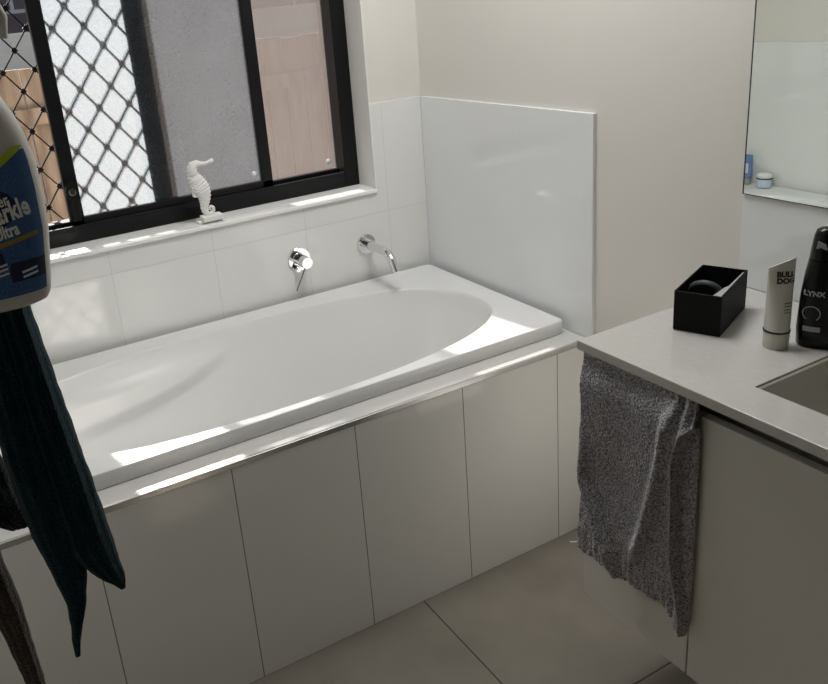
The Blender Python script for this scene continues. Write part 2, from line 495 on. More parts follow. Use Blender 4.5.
box(scr_bm, X0s-0.02, X1s+0.02, YS-0.006, YS+0.012, Z0s-0.025, Z0s+0.004)
box(scr_bm, X0s-0.02, X1s+0.02, YS-0.006, YS+0.012, Z1s-0.004, Z1s+0.02)
wpart('security_screen', scr_bm, M['black_screen'])

# ------------------------------------------------------------------ outside
gm = mat('garden_soil', srgb(120, 112, 100), 0.9)
struct('ground', nb(-8, 8, 0.25, 12, -0.3, -0.2), gm)
M['sun_block_eave'] = mat('sun_block_lining', srgb(210, 208, 200), 0.8)
struct('sun_block_eave', nb(-6, 4, 0.25, 0.84, 2.42, 2.5), M['sun_block_eave'])  # unseen overhang added to block high sun through the window

tm = mat('fence_timber', srgb(150, 125, 102), 0.85)
pos = coords(tm)
mp = nd(tm, 'ShaderNodeMapping'); mp.inputs['Scale'].default_value = (9, 9, 1.2); lk(tm, pos, mp.inputs[0])
noise_col(tm, srgb(118, 98, 84), srgb(166, 142, 122), 3.0, 6, 0.3, 0.7, vec=mp.outputs[0])
fence = empty('paling_fence', (-0.8, 1.5, -0.2), 'weathered brown timber paling fence outside, seen through the open window gap', 'fence')
random.seed(4)
def paling(x):
    bm = bmesh.new()
    h = 1.335+random.uniform(-0.006, 0.006)
    box(bm, x, x+0.096, 1.5, 1.516, -0.2, h, bev=0.002)
    return bm
for k in range(34):
    obj('paling', paling(-2.3+k*0.1), tm, fence)
obj('rail', nb(-2.3, 1.1, 1.46, 1.498, 1.10, 1.17), tm, fence)
obj('rail', nb(-2.3, 1.1, 1.46, 1.498, 0.2, 0.27), tm, fence)

nbm = mat('neighbour_brick', srgb(96, 88, 88), 0.9)
br = nd(nbm, 'ShaderNodeTexBrick'); br.inputs['Scale'].default_value = 1.0
br.inputs['Color1'].default_value = srgb(74, 66, 66); br.inputs['Color2'].default_value = srgb(92, 82, 80)
br.inputs['Mortar'].default_value = srgb(170, 165, 160); br.inputs['Mortar Size'].default_value = 0.012
br.inputs['Brick Width'].default_value = 0.36; br.inputs['Row Height'].default_value = 0.16
mp = nd(nbm, 'ShaderNodeMapping'); mp.inputs['Rotation'].default_value = (PI/2, 0, 0)
lk(nbm, coords(nbm), mp.inputs[0]); lk(nbm, mp.outputs[0], br.inputs['Vector'])
lk(nbm, br.outputs['Color'], nbm.node_tree.nodes['Principled BSDF'].inputs['Base Color'])
nh = empty('neighbour_house', (-1, 3.6, -0.2), 'dark brick neighbouring house wall with pale rendered base beyond the fence', 'house')
obj('brick_wall', nb(-6, 5, 3.6, 3.8, 1.47, 2.9), nbm, nh)
rm = mat('cream_render', srgb(206, 194, 178), 0.85)
noise_col(rm, srgb(206, 196, 182), srgb(240, 230, 216), 6, 5)
obj('rendered_base', nb(-6, 5, 3.57, 3.8, -0.2, 1.47), rm, nh)

# ------------------------------------------------------------------ bath surround
ZHB = 0.5773
YH = -0.7433
sr = empty('bath_surround', (-0.775, YH, 0), 'white tiled bath surround with narrow ledge under the built-in bathtub', 'bath surround')
bm = bmesh.new()
box(bm, XL+0.012, -0.002, YH, YH+0.03, 0.001, ZHB-0.012)
obj('front_panel', bm, M['apron_tile'], sr)
bm = bmesh.new()
box(bm, XL+0.012, -0.002, YH+0.006, -0.63, ZHB-0.012, ZHB, bev=0.001)
box(bm, XL+0.012, XL+0.05, -0.63, -0.002, ZHB-0.012, ZHB)
box(bm, -0.03, -0.002, -0.63, -0.002, ZHB-0.012, ZHB)
box(bm, XL+0.05, -0.03, -0.035, -0.002, ZHB-0.012, ZHB)
obj('ledge', bm, M['hob_tile'], sr)
obj('edge_trim', nb(XL+0.012, -0.002, YH-0.001, YH+0.008, ZHB-0.013, ZHB+0.0005, bev=0.0015), M['alu'], sr)['label'] = 'slim metal edge trim'

# ------------------------------------------------------------------ bathtub
ZR = 0.6152
NT = 320
def th_i(i):
    q, k = divmod(i, 80); w = (k-40+0.5)/40.0
    return math.radians(90*q+45+45*math.copysign(abs(w)**1.7, w))
def rect_pt(th, x0, x1, y0, y1, n=14.0):
    cx, cy, a, b = (x0+x1)/2, (y0+y1)/2, (x1-x0)/2, (y1-y0)/2
    c, s = math.cos(th), math.sin(th)
    # direction scaled so the outline stays even along the long sides
    r = (abs(c)**n + abs(s)**n)**(-1/n)
    return cx + a*r*c, cy + b*r*s
def basin_pt(th, cx, cy, aR, aL, b, n):
    # same direction family as rect_pt
    c, s = math.cos(th), math.sin(th)
    r = (abs(c)**n + abs(s)**n)**(-1/n)
    a = aR if c > 0 else aL
    return cx + a*r*c, cy + b*r*s
bm = bmesh.new()
RX0, RX1, RY0, RY1 = XL+0.02, -0.0196, -0.6754, -0.0200
def ring_rect(off, z):
    return [bm.verts.new((*rect_pt(th_i(i), RX0+off, RX1-off, RY0+off, RY1-off, 60), z)) for i in range(NT)]
def ring_basin(p, z):
    out = []
    for i in range(NT):
        x, y = basin_pt(th_i(i), *p)
        # moulded armrest: a soft bulge on the window-side wall with a crisp lower crease
        if y > p[1]:
            zc = lerp_tab([(-1.25, 0.430), (-1.16, 0.435), (-1.04, 0.448), (-0.915, 0.468), (-0.80, 0.505)], x)
            wdt = max(0.0, math.sin(PI*max(0.0, min(1.0, (x+1.27)/0.49))))
            y -= 0.034*wdt*smoothstep(0.60, 0.53, z)*smoothstep(zc-0.003, zc+0.050, z)
        out.append(bm.verts.new((x, y, z)))
    return out
rings = [ring_rect(0.002, ZHB+0.0004), ring_rect(0.0, ZHB+0.004), ring_rect(0.0, ZR-0.0035), ring_rect(0.0012, ZR-0.0009), ring_rect(0.0035, ZR),
         ring_rect(0.010, ZR), ring_rect(0.014, ZR-0.0025), ring_rect(0.018, ZR-0.003)]
# basin sections from the rim down: cx, cy, aR, aL, b, exponent, z
CXB, CYB = -0.78, -0.367
prof = []
top = (0.700, 0.672, 0.280, 2.5)
bot = (0.52, 0.40, 0.185, 2.7)
for t, z in ((0.0, ZR-0.003), (0.012, ZR-0.0045), (0.03, ZR-0.010), (0.05, ZR-0.020), (0.09, ZR-0.05)):
    prof.append((t, z))
for k in range(1, 61):
    u = k/60.0
    prof.append((0.09+0.55*u, ZR-0.05-0.30*u))
prof += [(0.74, 0.232), (0.86, 0.213), (1.0, 0.203)]
for t, z in prof:
    p = (CXB, CYB, top[0]+(bot[0]-top[0])*t, top[1]+(bot[1]-top[1])*t, top[2]+(bot[2]-top[2])*t, top[3]+(bot[3]-top[3])*t)
    rings.append(ring_basin(p, z))
for s in (0.7, 0.4, 0.15):
    p = (CXB, CYB, bot[0]*s, bot[1]*s, bot[2]*s, 2.4)
    rings.append(ring_basin(p, 0.203-0.004*(1-s)))
for a, b in zip(rings, rings[1:]):
    for i in range(NT):
        j = (i+1) % NT
        bm.faces.new((a[i], a[j], b[j], b[i]))
bm.faces.new(rings[-1][::-1])
tub = tag(obj('bathtub', bm, M['acrylic'], None, True), 'white built-in bathtub with rounded basin under the window', 'bathtub')
bm = bmesh.new()
lathe(bm, [(0, 0), (0.030, 0), (0.030, 0.003), (0.024, 0.005), (0.022, 0.003), (0, 0.003)], (-0.78, -0.367, 0.1995), 36)
obj('drain', bm, M['chrome'], tub, True)

# ------------------------------------------------------------------ wall mixer
RX = Matrix.Rotation(PI/2, 4, 'X')     # lathe axis +z -> -y
mx_ = empty('wall_mixer', (-0.478, 0, 0.733), 'chrome round wall mixer tap with pin lever below window sill', 'tap')
bm = bmesh.new()
lathe(bm, [(0, 0), (0.038, 0), (0.038, 0.004), (0.036, 0.006), (0.018, 0.006), (0, 0.006)], (-0.480, 0, 0.733), 48, RX)
obj('wall_plate', bm, M['chrome'], mx_, True)
bm = bmesh.new()
lathe(bm, [(0, 0.005), (0.0175, 0.005), (0.0175, 0.018), (0.0185, 0.019), (0.0185, 0.055), (0.0175, 0.057), (0, 0.057)], (-0.478, 0, 0.733), 48, RX)
obj('mixer_knob', bm, M['chrome'], mx_, True)
bm = bmesh.new()
lathe(bm, [(0, 0.004), (0.010, 0.004), (0.010, 0.020), (0.008, 0.022), (0, 0.022)], (-0.494, 0, 0.707), 32, RX)
obj('diverter_button', bm, M['chrome'], mx_, True)
bm = bmesh.new()
tube(bm, [(-0.482, -0.045, 0.717), (-0.498, -0.047, 0.690), (-0.521, -0.050, 0.652)], [0.0024, 0.0022, 0.002], 12)
obj('pin_lever', bm, M['dark_chrome'], mx_, True)

# ------------------------------------------------------------------ spout
sp = empty('bath_spout', (-0.241, 0, 0.730), 'curved chrome bath spout projecting from the tiled wall', 'bath spout')
bm = bmesh.new()
lathe(bm, [(0, 0), (0.033, 0), (0.033, 0.005), (0.0315, 0.007), (0, 0.007)], (-0.241, 0, 0.730), 48, RX)
obj('wall_plate', bm, M['chrome'], sp, True)
bm = bmesh.new()
pts = [(-0.241, -0.004, 0.730), (-0.241, -0.03, 0.7305), (-0.241, -0.031, 0.7305), (-0.241, -0.116, 0.7315)]
for k in range(1, 10):
    a = k/9*math.radians(58)
    pts.append((-0.241, -0.116-0.055*math.sin(a), 0.7315-0.055*(1-math.cos(a))))
pts.append((-0.241, pts[-1][1]-0.028*math.cos(math.radians(58)), pts[-1][2]-0.028*math.sin(math.radians(58))))
rad = [0.0115, 0.0115, 0.0145, 0.0145] + [0.0142]*9 + [0.0130]
tube(bm, pts, rad, 32)
obj('spout_pipe', bm, M['chrome'], sp, True)
bm = bmesh.new()
e = Vector(pts[-1]); dr = Vector((0, -math.cos(math.radians(58)), -math.sin(math.radians(58))))
tube(bm, [e - dr*0.004, e + dr*0.006], 0.0138, 32)
obj('aerator', bm, M['chrome'], sp, True)

# ------------------------------------------------------------------ seahorse
se = empty('seahorse_figurine', (-0.735, 0.033, ZS), 'small white ribbed seahorse ornament standing on window sill', 'ornament')
bm = bmesh.new()
box(bm, -0.772, -0.715, 0.016, 0.052, ZS, ZS+0.007, bev=0.001)
box(bm, -0.760, -0.700, 0.004, 0.042, ZS+0.0065, ZS+0.022, bev=0.0015)
obj('base', bm, M['seahorse'], se)
# body: a spine in the x-z plane with ribbed, flattened cross sections
spine = [(-0.7645, 1.049, .0078), (-0.7655, 1.058, .0105), (-0.7655, 1.048, .0145), (-0.762, 1.036, .0175), (-0.754, 1.020, .0205), (-0.7465, 1.004, .0210),
         (-0.742, 0.988, .0185), (-0.7415, 0.973, .0150), (-0.744, 0.958, .0118), (-0.746, 0.945, .0098), (-0.744, 0.933, .0084), (-0.737, 0.9265, .0070),
         (-0.7285, 0.927, .0058), (-0.7215, 0.9325, .0050), (-0.7195, 0.940, .0045), (-0.7235, 0.946, .0040), (-0.7295, 0.9455, .0034), (-0.7315, 0.9405, .0030), (-0.7280, 0.938, .0022)]
spine = [spine[0]] + spine[2:]
spine[0] = (-0.7655, 1.062, .0100)
spine = [(x, z, r*(1.16 if z > 0.95 else 1.12)) for x, z, r in spine]
def crom(P, k, t):
    p0, p1, p2, p3 = P[max(k-1, 0)], P[k], P[k+1], P[min(k+2, len(P)-1)]
    return [0.5*(2*b + (c-a)*t + (2*a-5*b+4*c-d)*t*t + (-a+3*b-3*c+d)*t**3) for a, b, c, d in zip(p0, p1, p2, p3)]
sm = []
for k in range(len(spine)-1):
    for q in range(8): sm.append(crom(spine, k, q/8))
sm.append(list(spine[-1]))
rings = []
N = 24
arc = 0
for i, (x, z, r) in enumerate(sm):
    a = sm[max(i-1, 0)]; b = sm[min(i+1, len(sm)-1)]
    tx, tz = b[0]-a[0], b[1]-a[1]; l = math.hypot(tx, tz) or 1; nx, nz = -tz/l, tx/l
    if i: arc += math.hypot(x-sm[i-1][0], z-sm[i-1][1])
    rr = r*(1+0.075*math.sin(arc/0.0085*2*PI))
    th = min(0.6, 0.45)*rr + 0.002
    rings.append([bm2 for bm2 in [(x+nx*rr*math.cos(2*PI*j/N), 0.028+th*math.sin(2*PI*j/N)*1.1, z+nz*rr*math.cos(2*PI*j/N)) for j in range(N)]])
bm = bmesh.new()
rv = [[bm.verts.new(p) for p in rg] for rg in rings]
for a, b in zip(rv, rv[1:]):
    for j in range(N): bm.faces.new((a[j], a[(j+1) % N], b[(j+1) % N], b[j]))
bm.faces.new(rv[0]); bm.faces.new(rv[-1][::-1])
# neck arch, head and snout
tube(bm, [(-0.7655, 0.028, 1.050), (-0.7665, 0.028, 1.064), (-0.7600, 0.028, 1.0745), (-0.7480, 0.028, 1.0770), (-0.7380, 0.028, 1.0745), (-0.7250, 0.028, 1.0735), (-0.7120, 0.028, 1.0765), (-0.7035, 0.028, 1.0785), (-0.7000, 0.028, 1.0785)],
     [.0145, .0148, .0132, .0108, .0074, .0052, .0048, .0066, .0050], 20)
obj('body', bm, M['seahorse'], se, True)
bm = bmesh.new()       # crest spines along the back of the head and neck
for x, z in ((-0.771, 1.084), (-0.779, 1.074), (-0.784, 1.061), (-0.783, 1.047), (-0.779, 1.034)):
    tube(bm, [(-0.766+(x+0.766)*0.3, 0.028, 1.058+(z-1.058)*0.3), (x, 0.028, z)], [0.004, 0.0012], 8)
obj('crest', bm, M['seahorse'], se, True)
bm = bmesh.new()
prism(bm, [(-0.760, 1.008), (-0.7735, 1.006), (-0.777, 0.998), (-0.7735, 0.992), (-0.776, 0.986), (-0.770, 0.981), (-0.757, 0.984)], 'y', 0.025, 0.031, bev=0.001)
obj('fin', bm, M['seahorse'], se)

# ------------------------------------------------------------------ vanity
YV = -1.1690
XV = -0.4234
YE = -2.30
va = empty('vanity_unit', (-0.21, -1.6, 0.26), 'wall-hung white vanity cabinet beneath the counter, its left door under the towel', 'vanity')
bm = bmesh.new()
box(bm, XV+0.018, 0.008, YE, YV-0.018, 0.262, 0.280)
box(bm, XV+0.018, XV+0.030, YE, YV-0.018, 0.280, 0.780)
box(bm, XV+0.055, XV+0.060, YE, YV-0.018, 0.740, 0.8262)
box(bm, XV+0.018, XV+0.060, YE, YV-0.018, 0.735, 0.745)
box(bm, -0.008, 0.008, YE, YV-0.018, 0.280, 0.8262)
box(bm, XV+0.030, -0.008, YE, YE+0.018, 0.280, 0.8262)
obj('carcass', bm, M['vanity_edge'], va)
obj('end_panel', nb(XV+0.0182, 0.008, YV-0.0175, YV, 0.260, 0.8262, bev=0.001), M['vanity_end_bounce'], va)
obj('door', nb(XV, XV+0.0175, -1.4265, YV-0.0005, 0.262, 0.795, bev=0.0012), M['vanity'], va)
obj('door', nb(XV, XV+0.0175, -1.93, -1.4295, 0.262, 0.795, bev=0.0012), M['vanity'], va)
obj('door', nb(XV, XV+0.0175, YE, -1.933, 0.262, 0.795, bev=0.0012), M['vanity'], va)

# counter with a rectangular basin cut-out
ZC = 0.8442
XCF = -0.4401
ct = empty('countertop', (-0.22, -1.6, 0.8265), 'pale stone vanity countertop carrying the black box, white tube and black bottle', 'countertop')
SXa, SXb, SYa, SYb = -0.357, -0.10, -1.98, -1.474
bm = bmesh.new()
T0 = 0.8265
outer = [(XCF, YE), (-0.0005, YE), (-0.0005, -1.1678), (XCF, -1.1678)]
hole = [(SXa, SYa), (SXb, SYa), (SXb, SYb), (SXa, SYb)]
vo = [[bm.verts.new((x, y, z)) for x, y in outer] for z in (T0, ZC)]
vh = [[bm.verts.new((x, y, z)) for x, y in hole] for z in (T0, ZC)]
for i in range(4):
    j = (i+1) % 4
    bm.faces.new((vo[0][i], vo[0][j], vo[1][j], vo[1][i]))
    bm.faces.new((vh[0][j], vh[0][i], vh[1][i], vh[1][j]))
    bm.faces.new((vo[1][i], vo[1][j], vh[1][j], vh[1][i]))
    bm.faces.new((vo[0][j], vo[0][i], vh[0][i], vh[0][j]))
es = [e for e in bm.edges if all(v in vo[1] for v in e.verts) or all(v in vh[1] for v in e.verts)]
bmesh.ops.bevel(bm, geom=es, offset=0.0012, segments=2, profile=0.5, affect='EDGES')
obj('stone_top', bm, M['stone'], ct)
# the inset basin
bm = bmesh.new()
def rrect(x0, x1, y0, y1, r, z, n=8):
    out = []
    for cx, cy, a0 in ((x1-r, y1-r, 0), (x0+r, y1-r, 90), (x0+r, y0+r, 180), (x1-r, y0+r, 270)):
        for k in range(n+1):
            a = math.radians(a0+90*k/n); out.append(bm.verts.new((cx+r*math.cos(a), cy+r*math.sin(a), z)))
    return out
R = [rrect(SXa+0.001, SXb-0.001, SYa+0.001, SYb-0.001, 0.004, ZC-0.003), rrect(SXa+0.004, SXb-0.004, SYa+0.004, SYb-0.004, 0.006, ZC-0.006),
     rrect(SXa+0.007, SXb-0.007, SYa+0.007, SYb-0.007, 0.012, ZC-0.05), rrect(SXa+0.03, SXb-0.03, SYa+0.03, SYb-0.03, 0.03, ZC-0.095),
     rrect(SXa+0.06, SXb-0.06, SYa+0.06, SYb-0.06, 0.03, ZC-0.102)]
for a, b in zip(R, R[1:]):
    n = len(a)
    for i in range(n): bm.faces.new((a[i], a[(i+1) % n], b[(i+1) % n], b[i]))
bm.faces.new(R[-1])
tag(obj('washbasin', bm, M['ceramic'], None, True), 'rectangular grey-white washbasin sunk into countertop at right edge', 'washbasin')

# ------------------------------------------------------------------ mirror
mi = empty('frameless_mirror', (-0.004, -1.7, 1.04), 'frameless wall mirror above the splashback with a thin dark edge', 'mirror')
obj('backing', nb(-0.0015, 0.0098, -2.25, -1.1680, 1.0388, 1.95), M['mirror_edge'], mi)
bm = bmesh.new()
box(bm, -0.0042, -0.0014, -1.1708, -1.1680, 1.0388, 1.95); box(bm, -0.0042, -0.0014, -2.25, -1.1708, 1.0388, 1.0402)
obj('edge_strip', bm, M['mirror_edge'], mi)
obj('mirror_glass', nb(-0.0040, -0.0016, -2.2484, -1.1709, 1.0403, 1.9484), M['mirror'], mi)

# ------------------------------------------------------------------ black organiser box and what lies in it
bx_ = empty('organiser_box', (-0.2, -1.25, ZC), 'open black rectangular plastic box standing on the pale countertop', 'box')
P0 = Vector((-0.277, -1.245)); P1 = Vector((-0.245, -1.320)); P3 = Vector((-0.096, -1.259))
ex = (P3-P1).normalized(); ey = Vector((-ex.y, ex.x)); LBX = (P3-P1).length; WBX = 0.083; HBX = 0.078
def bp_(u, v): return (P1.x+ex.x*u+ey.x*v, P1.y+ex.y*u+ey.y*v)
bm = bmesh.new()
outp = [bp_(0, 0), bp_(LBX, 0), bp_(LBX, WBX), bp_(0, WBX)]
w = 0.0028
inp = [bp_(w, w), bp_(LBX-w, w), bp_(LBX-w, WBX-w), bp_(w, WBX-w)]
zb, zt_ = ZC+0.0012, ZC+HBX
o0 = [bm.verts.new((*p, zb)) for p in outp]; o1 = [bm.verts.new((*p, zt_)) for p in outp]
i1 = [bm.verts.new((*p, zt_)) for p in inp]; i0 = [bm.verts.new((*p, zb+0.003)) for p in inp]
for i in range(4):
    j = (i+1) % 4
    bm.faces.new((o0[i], o0[j], o1[j], o1[i])); bm.faces.new((o1[i], o1[j], i1[j], i1[i])); bm.faces.new((i1[i], i1[j], i0[j], i0[i]))
bm.faces.new(o0[::-1]); bm.faces.new(i0)
bmesh.ops.bevel(bm, geom=[e for e in bm.edges if all(v in o0+o1 for v in e.verts)], offset=0.001, segments=2, profile=0.5, affect='EDGES')
obj('box_body', bm, M['black_plastic'], bx_)
for u, v in ((0.012, 0.012), (LBX-0.012, 0.012), (0.012, WBX-0.012), (LBX-0.012, WBX-0.012)):
    bm = bmesh.new(); lathe(bm, [(0.004, 0), (0.004, 0.0014)], (*bp_(u, v), ZC-0.0001), 16)
    bmesh.ops.contextual_create(bm, geom=[e for e in bm.edges if e.is_boundary][:0])
    obj('foot', bm, M['black_plastic'], bx_)
# round dark brush head leaning in the box
def leaning_disc(name, u, v, z, r, t, m, tilt, yaw, label, cat):
    bm = bmesh.new()
    lathe(bm, [(0, -t/2), (r*0.93, -t/2), (r, -t/4), (r, t/4), (r*0.93, t/2), (0, t/2)], (0, 0, 0), 40)
    mm = Matrix.Translation((*bp_(u, v), z)) @ Matrix.Rotation(yaw, 4, 'Z') @ Matrix.Rotation(tilt, 4, 'Y')
    bmesh.ops.transform(bm, matrix=mm, verts=bm.verts)
    return bm
ang = math.atan2(ex.y, ex.x)
br_ = empty('hair_brush', (*bp_(0.045, 0.043), ZC+0.01), 'round dark grey brush head leaning inside the black box', 'brush')
obj('brush_head', leaning_disc('', 0.058, 0.0425, ZC+0.056, 0.034, 0.012, M['gray_plastic'], math.radians(66), ang, '', ''), M['gray_plastic'], br_)
bm = bmesh.new()
h0 = Vector((*bp_(0.070, 0.0425), ZC+0.026)); h1 = Vector((*bp_(0.140, 0.050), ZC+0.012))
tube(bm, [h0, (h0+h1)/2, h1], [0.006, 0.006, 0.005], 16)
obj('handle', bm, M['black_plastic'], br_, True)
bm = bmesh.new()
q0, q1 = 0.016, 0.140
base = [(*bp_(q0, 0.008), ZC+0.010), (*bp_(q1, 0.0065), ZC+0.008)]
A = [Vector((*bp_(0.006, 0.020), ZC+0.074)), Vector((*bp_(0.060, 0.0135), ZC+0.074)), Vector((*bp_(0.070, 0.0085), ZC+0.075)), Vector((*bp_(0.148, 0.0055), ZC+0.077)),
     Vector((*bp_(0.148, 0.0032), ZC+0.077)), Vector((*bp_(0.080, 0.0032), ZC+0.076)), Vector((*bp_(0.006, 0.0032), ZC+0.076))]
va0 = [bm.verts.new(p) for p in A]; va1 = [bm.verts.new(p+Vector((0, 0, -0.003))) for p in A]
bm.faces.new(va0); bm.faces.new(va1[::-1])
for i in range(7): bm.faces.new((va0[i], va0[(i+1) % 7], va1[(i+1) % 7], va1[i]))
tag(obj('comb', bm, M['light_card'], None), 'pale grey comb lying along the right wall inside the black box', 'comb')

# ------------------------------------------------------------------ white tube standing on its cap
tb = empty('lotion_tube', (-0.204, -1.399, ZC), 'off-white squeeze tube standing on its cap beside black bottle', 'tube')
TC = (-0.204, -1.399)
TROT = math.radians(-38)         # the flat crimp runs across the line of sight
def tube_sec(z, ra, rb, n=40):
    out = []
    for i in range(n):
        a = 2*PI*i/n
        x, y = ra*math.cos(a), rb*math.sin(a)
        out.append((TC[0]+x*math.cos(TROT)-y*math.sin(TROT), TC[1]+x*math.sin(TROT)+y*math.cos(TROT), z))
    return out
bm = bmesh.new()
secs = []
zc0, zc1 = ZC+0.032, ZC+0.152
for k in range(13):
    t = k/12
    secs.append((zc0+(zc1-zc0)*t, 0.0200+0.0012*t, 0.0200*(1-t**1.3)+0.0014))
rv = [[bm.verts.new(p) for p in tube_sec(*s)] for s in secs]
# the crimped end is cut on the slant
for v, s in zip(rv[-1], tube_sec(*secs[-1])):
    dx = (v.co.x-TC[0])*math.cos(TROT)+(v.co.y-TC[1])*math.sin(TROT)
    v.co.z += dx*0.42
for a, b in zip(rv, rv[1:]):
    n = len(a)
    for i in range(n): bm.faces.new((a[i], a[(i+1) % n], b[(i+1) % n], b[i]))
bm.faces.new(rv[0]); bm.faces.new(rv[-1])
tbody = obj('tube_body', bm, M['tube_white'], tb, True)
bm = bmesh.new(); lathe(bm, [(0, 0), (0.0196, 0), (0.0202, 0.0015), (0.0206, 0.028), (0.0202, 0.030), (0, 0.030)], (*TC, ZC+0.0002), 48)
obj('cap', bm, M['tube_white'], tb, True)
bm = bmesh.new(); lathe(bm, [(0, 0), (0.0214, 0), (0.0217, 0.0018), (0.0214, 0.0036), (0, 0.0036)], (*TC, ZC+0.0295), 48)
obj('band', bm, M['ink'], tb, True)
def tube_text(body, u0, z0, size, bold, off=0.0):
    """letters wrapped on the camera side of the tube; u0 across, z0 up"""
    t = text_mesh(body, size, bold)
    for v in t.verts:
        u, z = v.co.x+u0, z0+v.co.y
        k = max(0, min(1, (z-zc0)/(zc1-zc0)))
        ra, rb = 0.0200+0.0012*k, 0.0200*(1-k**1.3)+0.0014
        c = max(-0.98, min(0.98, u/ra)); y = -rb*math.sqrt(1-c*c)-0.0004
        v.co = Vector((TC[0]+u*math.cos(TROT)-y*math.sin(TROT), TC[1]+u*math.sin(TROT)+y*math.cos(TROT), z))
    return t
bm = tube_text('BULL', 0.0055, ZC+0.1325, 0.0125, 0.0007)
t2 = tube_text('DOG', 0.0060, ZC+0.1215, 0.0125, 0.0007)
me = bpy.data.meshes.new('tmp'); t2.to_mesh(me); bm.from_mesh(me); t2.free(); bpy.data.meshes.remove(me)
def tube_bar(u0, z0, w_, h_):
    b = bmesh.new()
    g = [[b.verts.new((u0+w_*i/6, z0+h_*j, 0)) for i in range(7)] for j in (0, 1)]
    for i in range(6): b.faces.new((g[0][i], g[0][i+1], g[1][i+1], g[1][i]))
    for v in b.verts:
        u, z = v.co.x, v.co.y
        k = max(0, min(1, (z-zc0)/(zc1-zc0))); ra, rb = 0.0200+0.0012*k, 0.0200*(1-k**1.3)+0.0014
        c = max(-0.98, min(0.98, u/ra)); y = -rb*math.sqrt(1-c*c)-0.0004
        v.co = Vector((TC[0]+u*math.cos(TROT)-y*math.sin(TROT), TC[1]+u*math.sin(TROT)+y*math.cos(TROT), z))
    return b
bar = tube_bar(0.004, ZC+0.083, 0.013, 0.0016)
for z_, w_ in ((0.078, 0.013), (0.072, 0.010), (0.067, 0.011)):
    t2 = tube_bar(0.004, ZC+z_, w_, 0.0013)
    me = bpy.data.meshes.new('tmp'); t2.to_mesh(me); bar.from_mesh(me); t2.free(); bpy.data.meshes.remove(me)
obj('fine_print', bar, M['gray_plastic'], tb)
obj('lettering', bm, M['ink'], tb)

# ------------------------------------------------------------------ black shampoo bottle
sb = empty('shampoo_bottle', (-0.146, -1.441, ZC), 'tall black bottle with silver lettering standing right of the white tube', 'bottle')
SC = Vector((-0.146, -1.441))
SROT = math.radians(-56)
prof = [(0.0, 0.0335, .021), (0.004, .0370, .0235), (0.03, .0385, .0245), (0.09, .0365, .0235), (0.13, .0325, .0215), (0.155, .0285, .0205)]
def sect(bm, z, a, b, n=48, e=2.6, c=SC, rot=SROT, z0=ZC):
    out = []
    for i in range(n):
        t = 2*PI*i/n; ct_, st = math.cos(t), math.sin(t)
        x = a*math.copysign(abs(ct_)**(2/e), ct_); y = b*math.copysign(abs(st)**(2/e), st)
        out.append(bm.verts.new((c.x+x*math.cos(rot)-y*math.sin(rot), c.y+x*math.sin(rot)+y*math.cos(rot), z0+z)))
    return out
def loft(bm, secs):
    for a, b in zip(secs, secs[1:]):
        n = len(a)
        for i in range(n): bm.faces.new((a[i], a[(i+1) % n], b[(i+1) % n], b[i]))
    bm.faces.new(secs[0][::-1]); bm.faces.new(secs[-1])
bm = bmesh.new(); loft(bm, [sect(bm, z+0.0003, a, b) for z, a, b in prof])
obj('bottle_body', bm, M['shampoo'], sb, True)
bm = bmesh.new(); loft(bm, [sect(bm, z, a, b) for z, a, b in ((0.1565, .0282, .0203), (0.175, .0268, .0196), (0.196, .0240, .0180), (0.205, .0212, .016), (0.2085, .0165, .012))])
obj('cap', bm, M['shampoo'], sb, True)
def sham_surf(u, z):
    a = lerp_tab([(p[0], p[1]) for p in prof], z-ZC); b = lerp_tab([(p[0], p[2]) for p in prof], z-ZC)
    if z > ZC+0.155: a = 0.0275; b = 0.020
    c = max(-0.99, min(0.99, u/a))
    y = -b*(1-abs(c)**2.6)**(1/2.6)-0.0005
    return Vector((SC.x+u*math.cos(SROT)-y*math.sin(SROT), SC.y+u*math.sin(SROT)+y*math.cos(SROT), z))
def sham_text(body, u0, z0, size, bold):
    t = text_mesh(body, size, bold)
    for v in t.verts: v.co = sham_surf(v.co.x+u0, z0+v.co.y)
    return t
def merge(bm, t2):
    me = bpy.data.meshes.new('tmp'); t2.to_mesh(me); bm.from_mesh(me); t2.free(); bpy.data.meshes.remove(me)
bm = sham_text('LYNX', -0.0165, ZC+0.099, 0.0120, 0.0006)
# ring emblem and the light info block under it
t2 = bmesh.new()
for k in range(40):
    a0, a1 = 2*PI*k/40*0.8-0.9, 2*PI*(k+1)/40*0.8-0.9
    vs = []
    for a, r in ((a0, 0.0135), (a1, 0.0135), (a1, 0.0120), (a0, 0.0120)):
        vs.append(t2.verts.new(sham_surf(-0.018+r*math.cos(a), ZC+0.064+r*math.sin(a))))
    t2.faces.new(vs)
merge(bm, t2)
t2 = bmesh.new()
grid = [[t2.verts.new(sham_surf(-0.029+0.026*i/8, ZC+0.032+0.009*j/2)) for i in range(9)] for j in range(3)]
for j in range(2):
    for i in range(8): t2.faces.new((grid[j][i], grid[j][i+1], grid[j+1][i+1], grid[j+1][i]))
merge(bm, t2)
obj('lettering', bm, M['silver_ink'], sb)
bm = bmesh.new()
pf = [(-0.020, 0.177), (-0.004, 0.1765), (-0.007, 0.186), (-0.018, 0.190)]  # pale piece imitating light that shows in the cap notch
def cap_pt(u, z, off):
    c = u/0.0262; y = -0.0192*(1-abs(c)**2.6)**(1/2.6)-off
    return (SC.x+u*math.cos(SROT)-y*math.sin(SROT), SC.y+u*math.sin(SROT)+y*math.cos(SROT), ZC+z)
f0 = [bm.verts.new(cap_pt(u, z, 0.0012)) for u, z in pf]; f1 = [bm.verts.new(cap_pt(u, z, -0.003)) for u, z in pf]
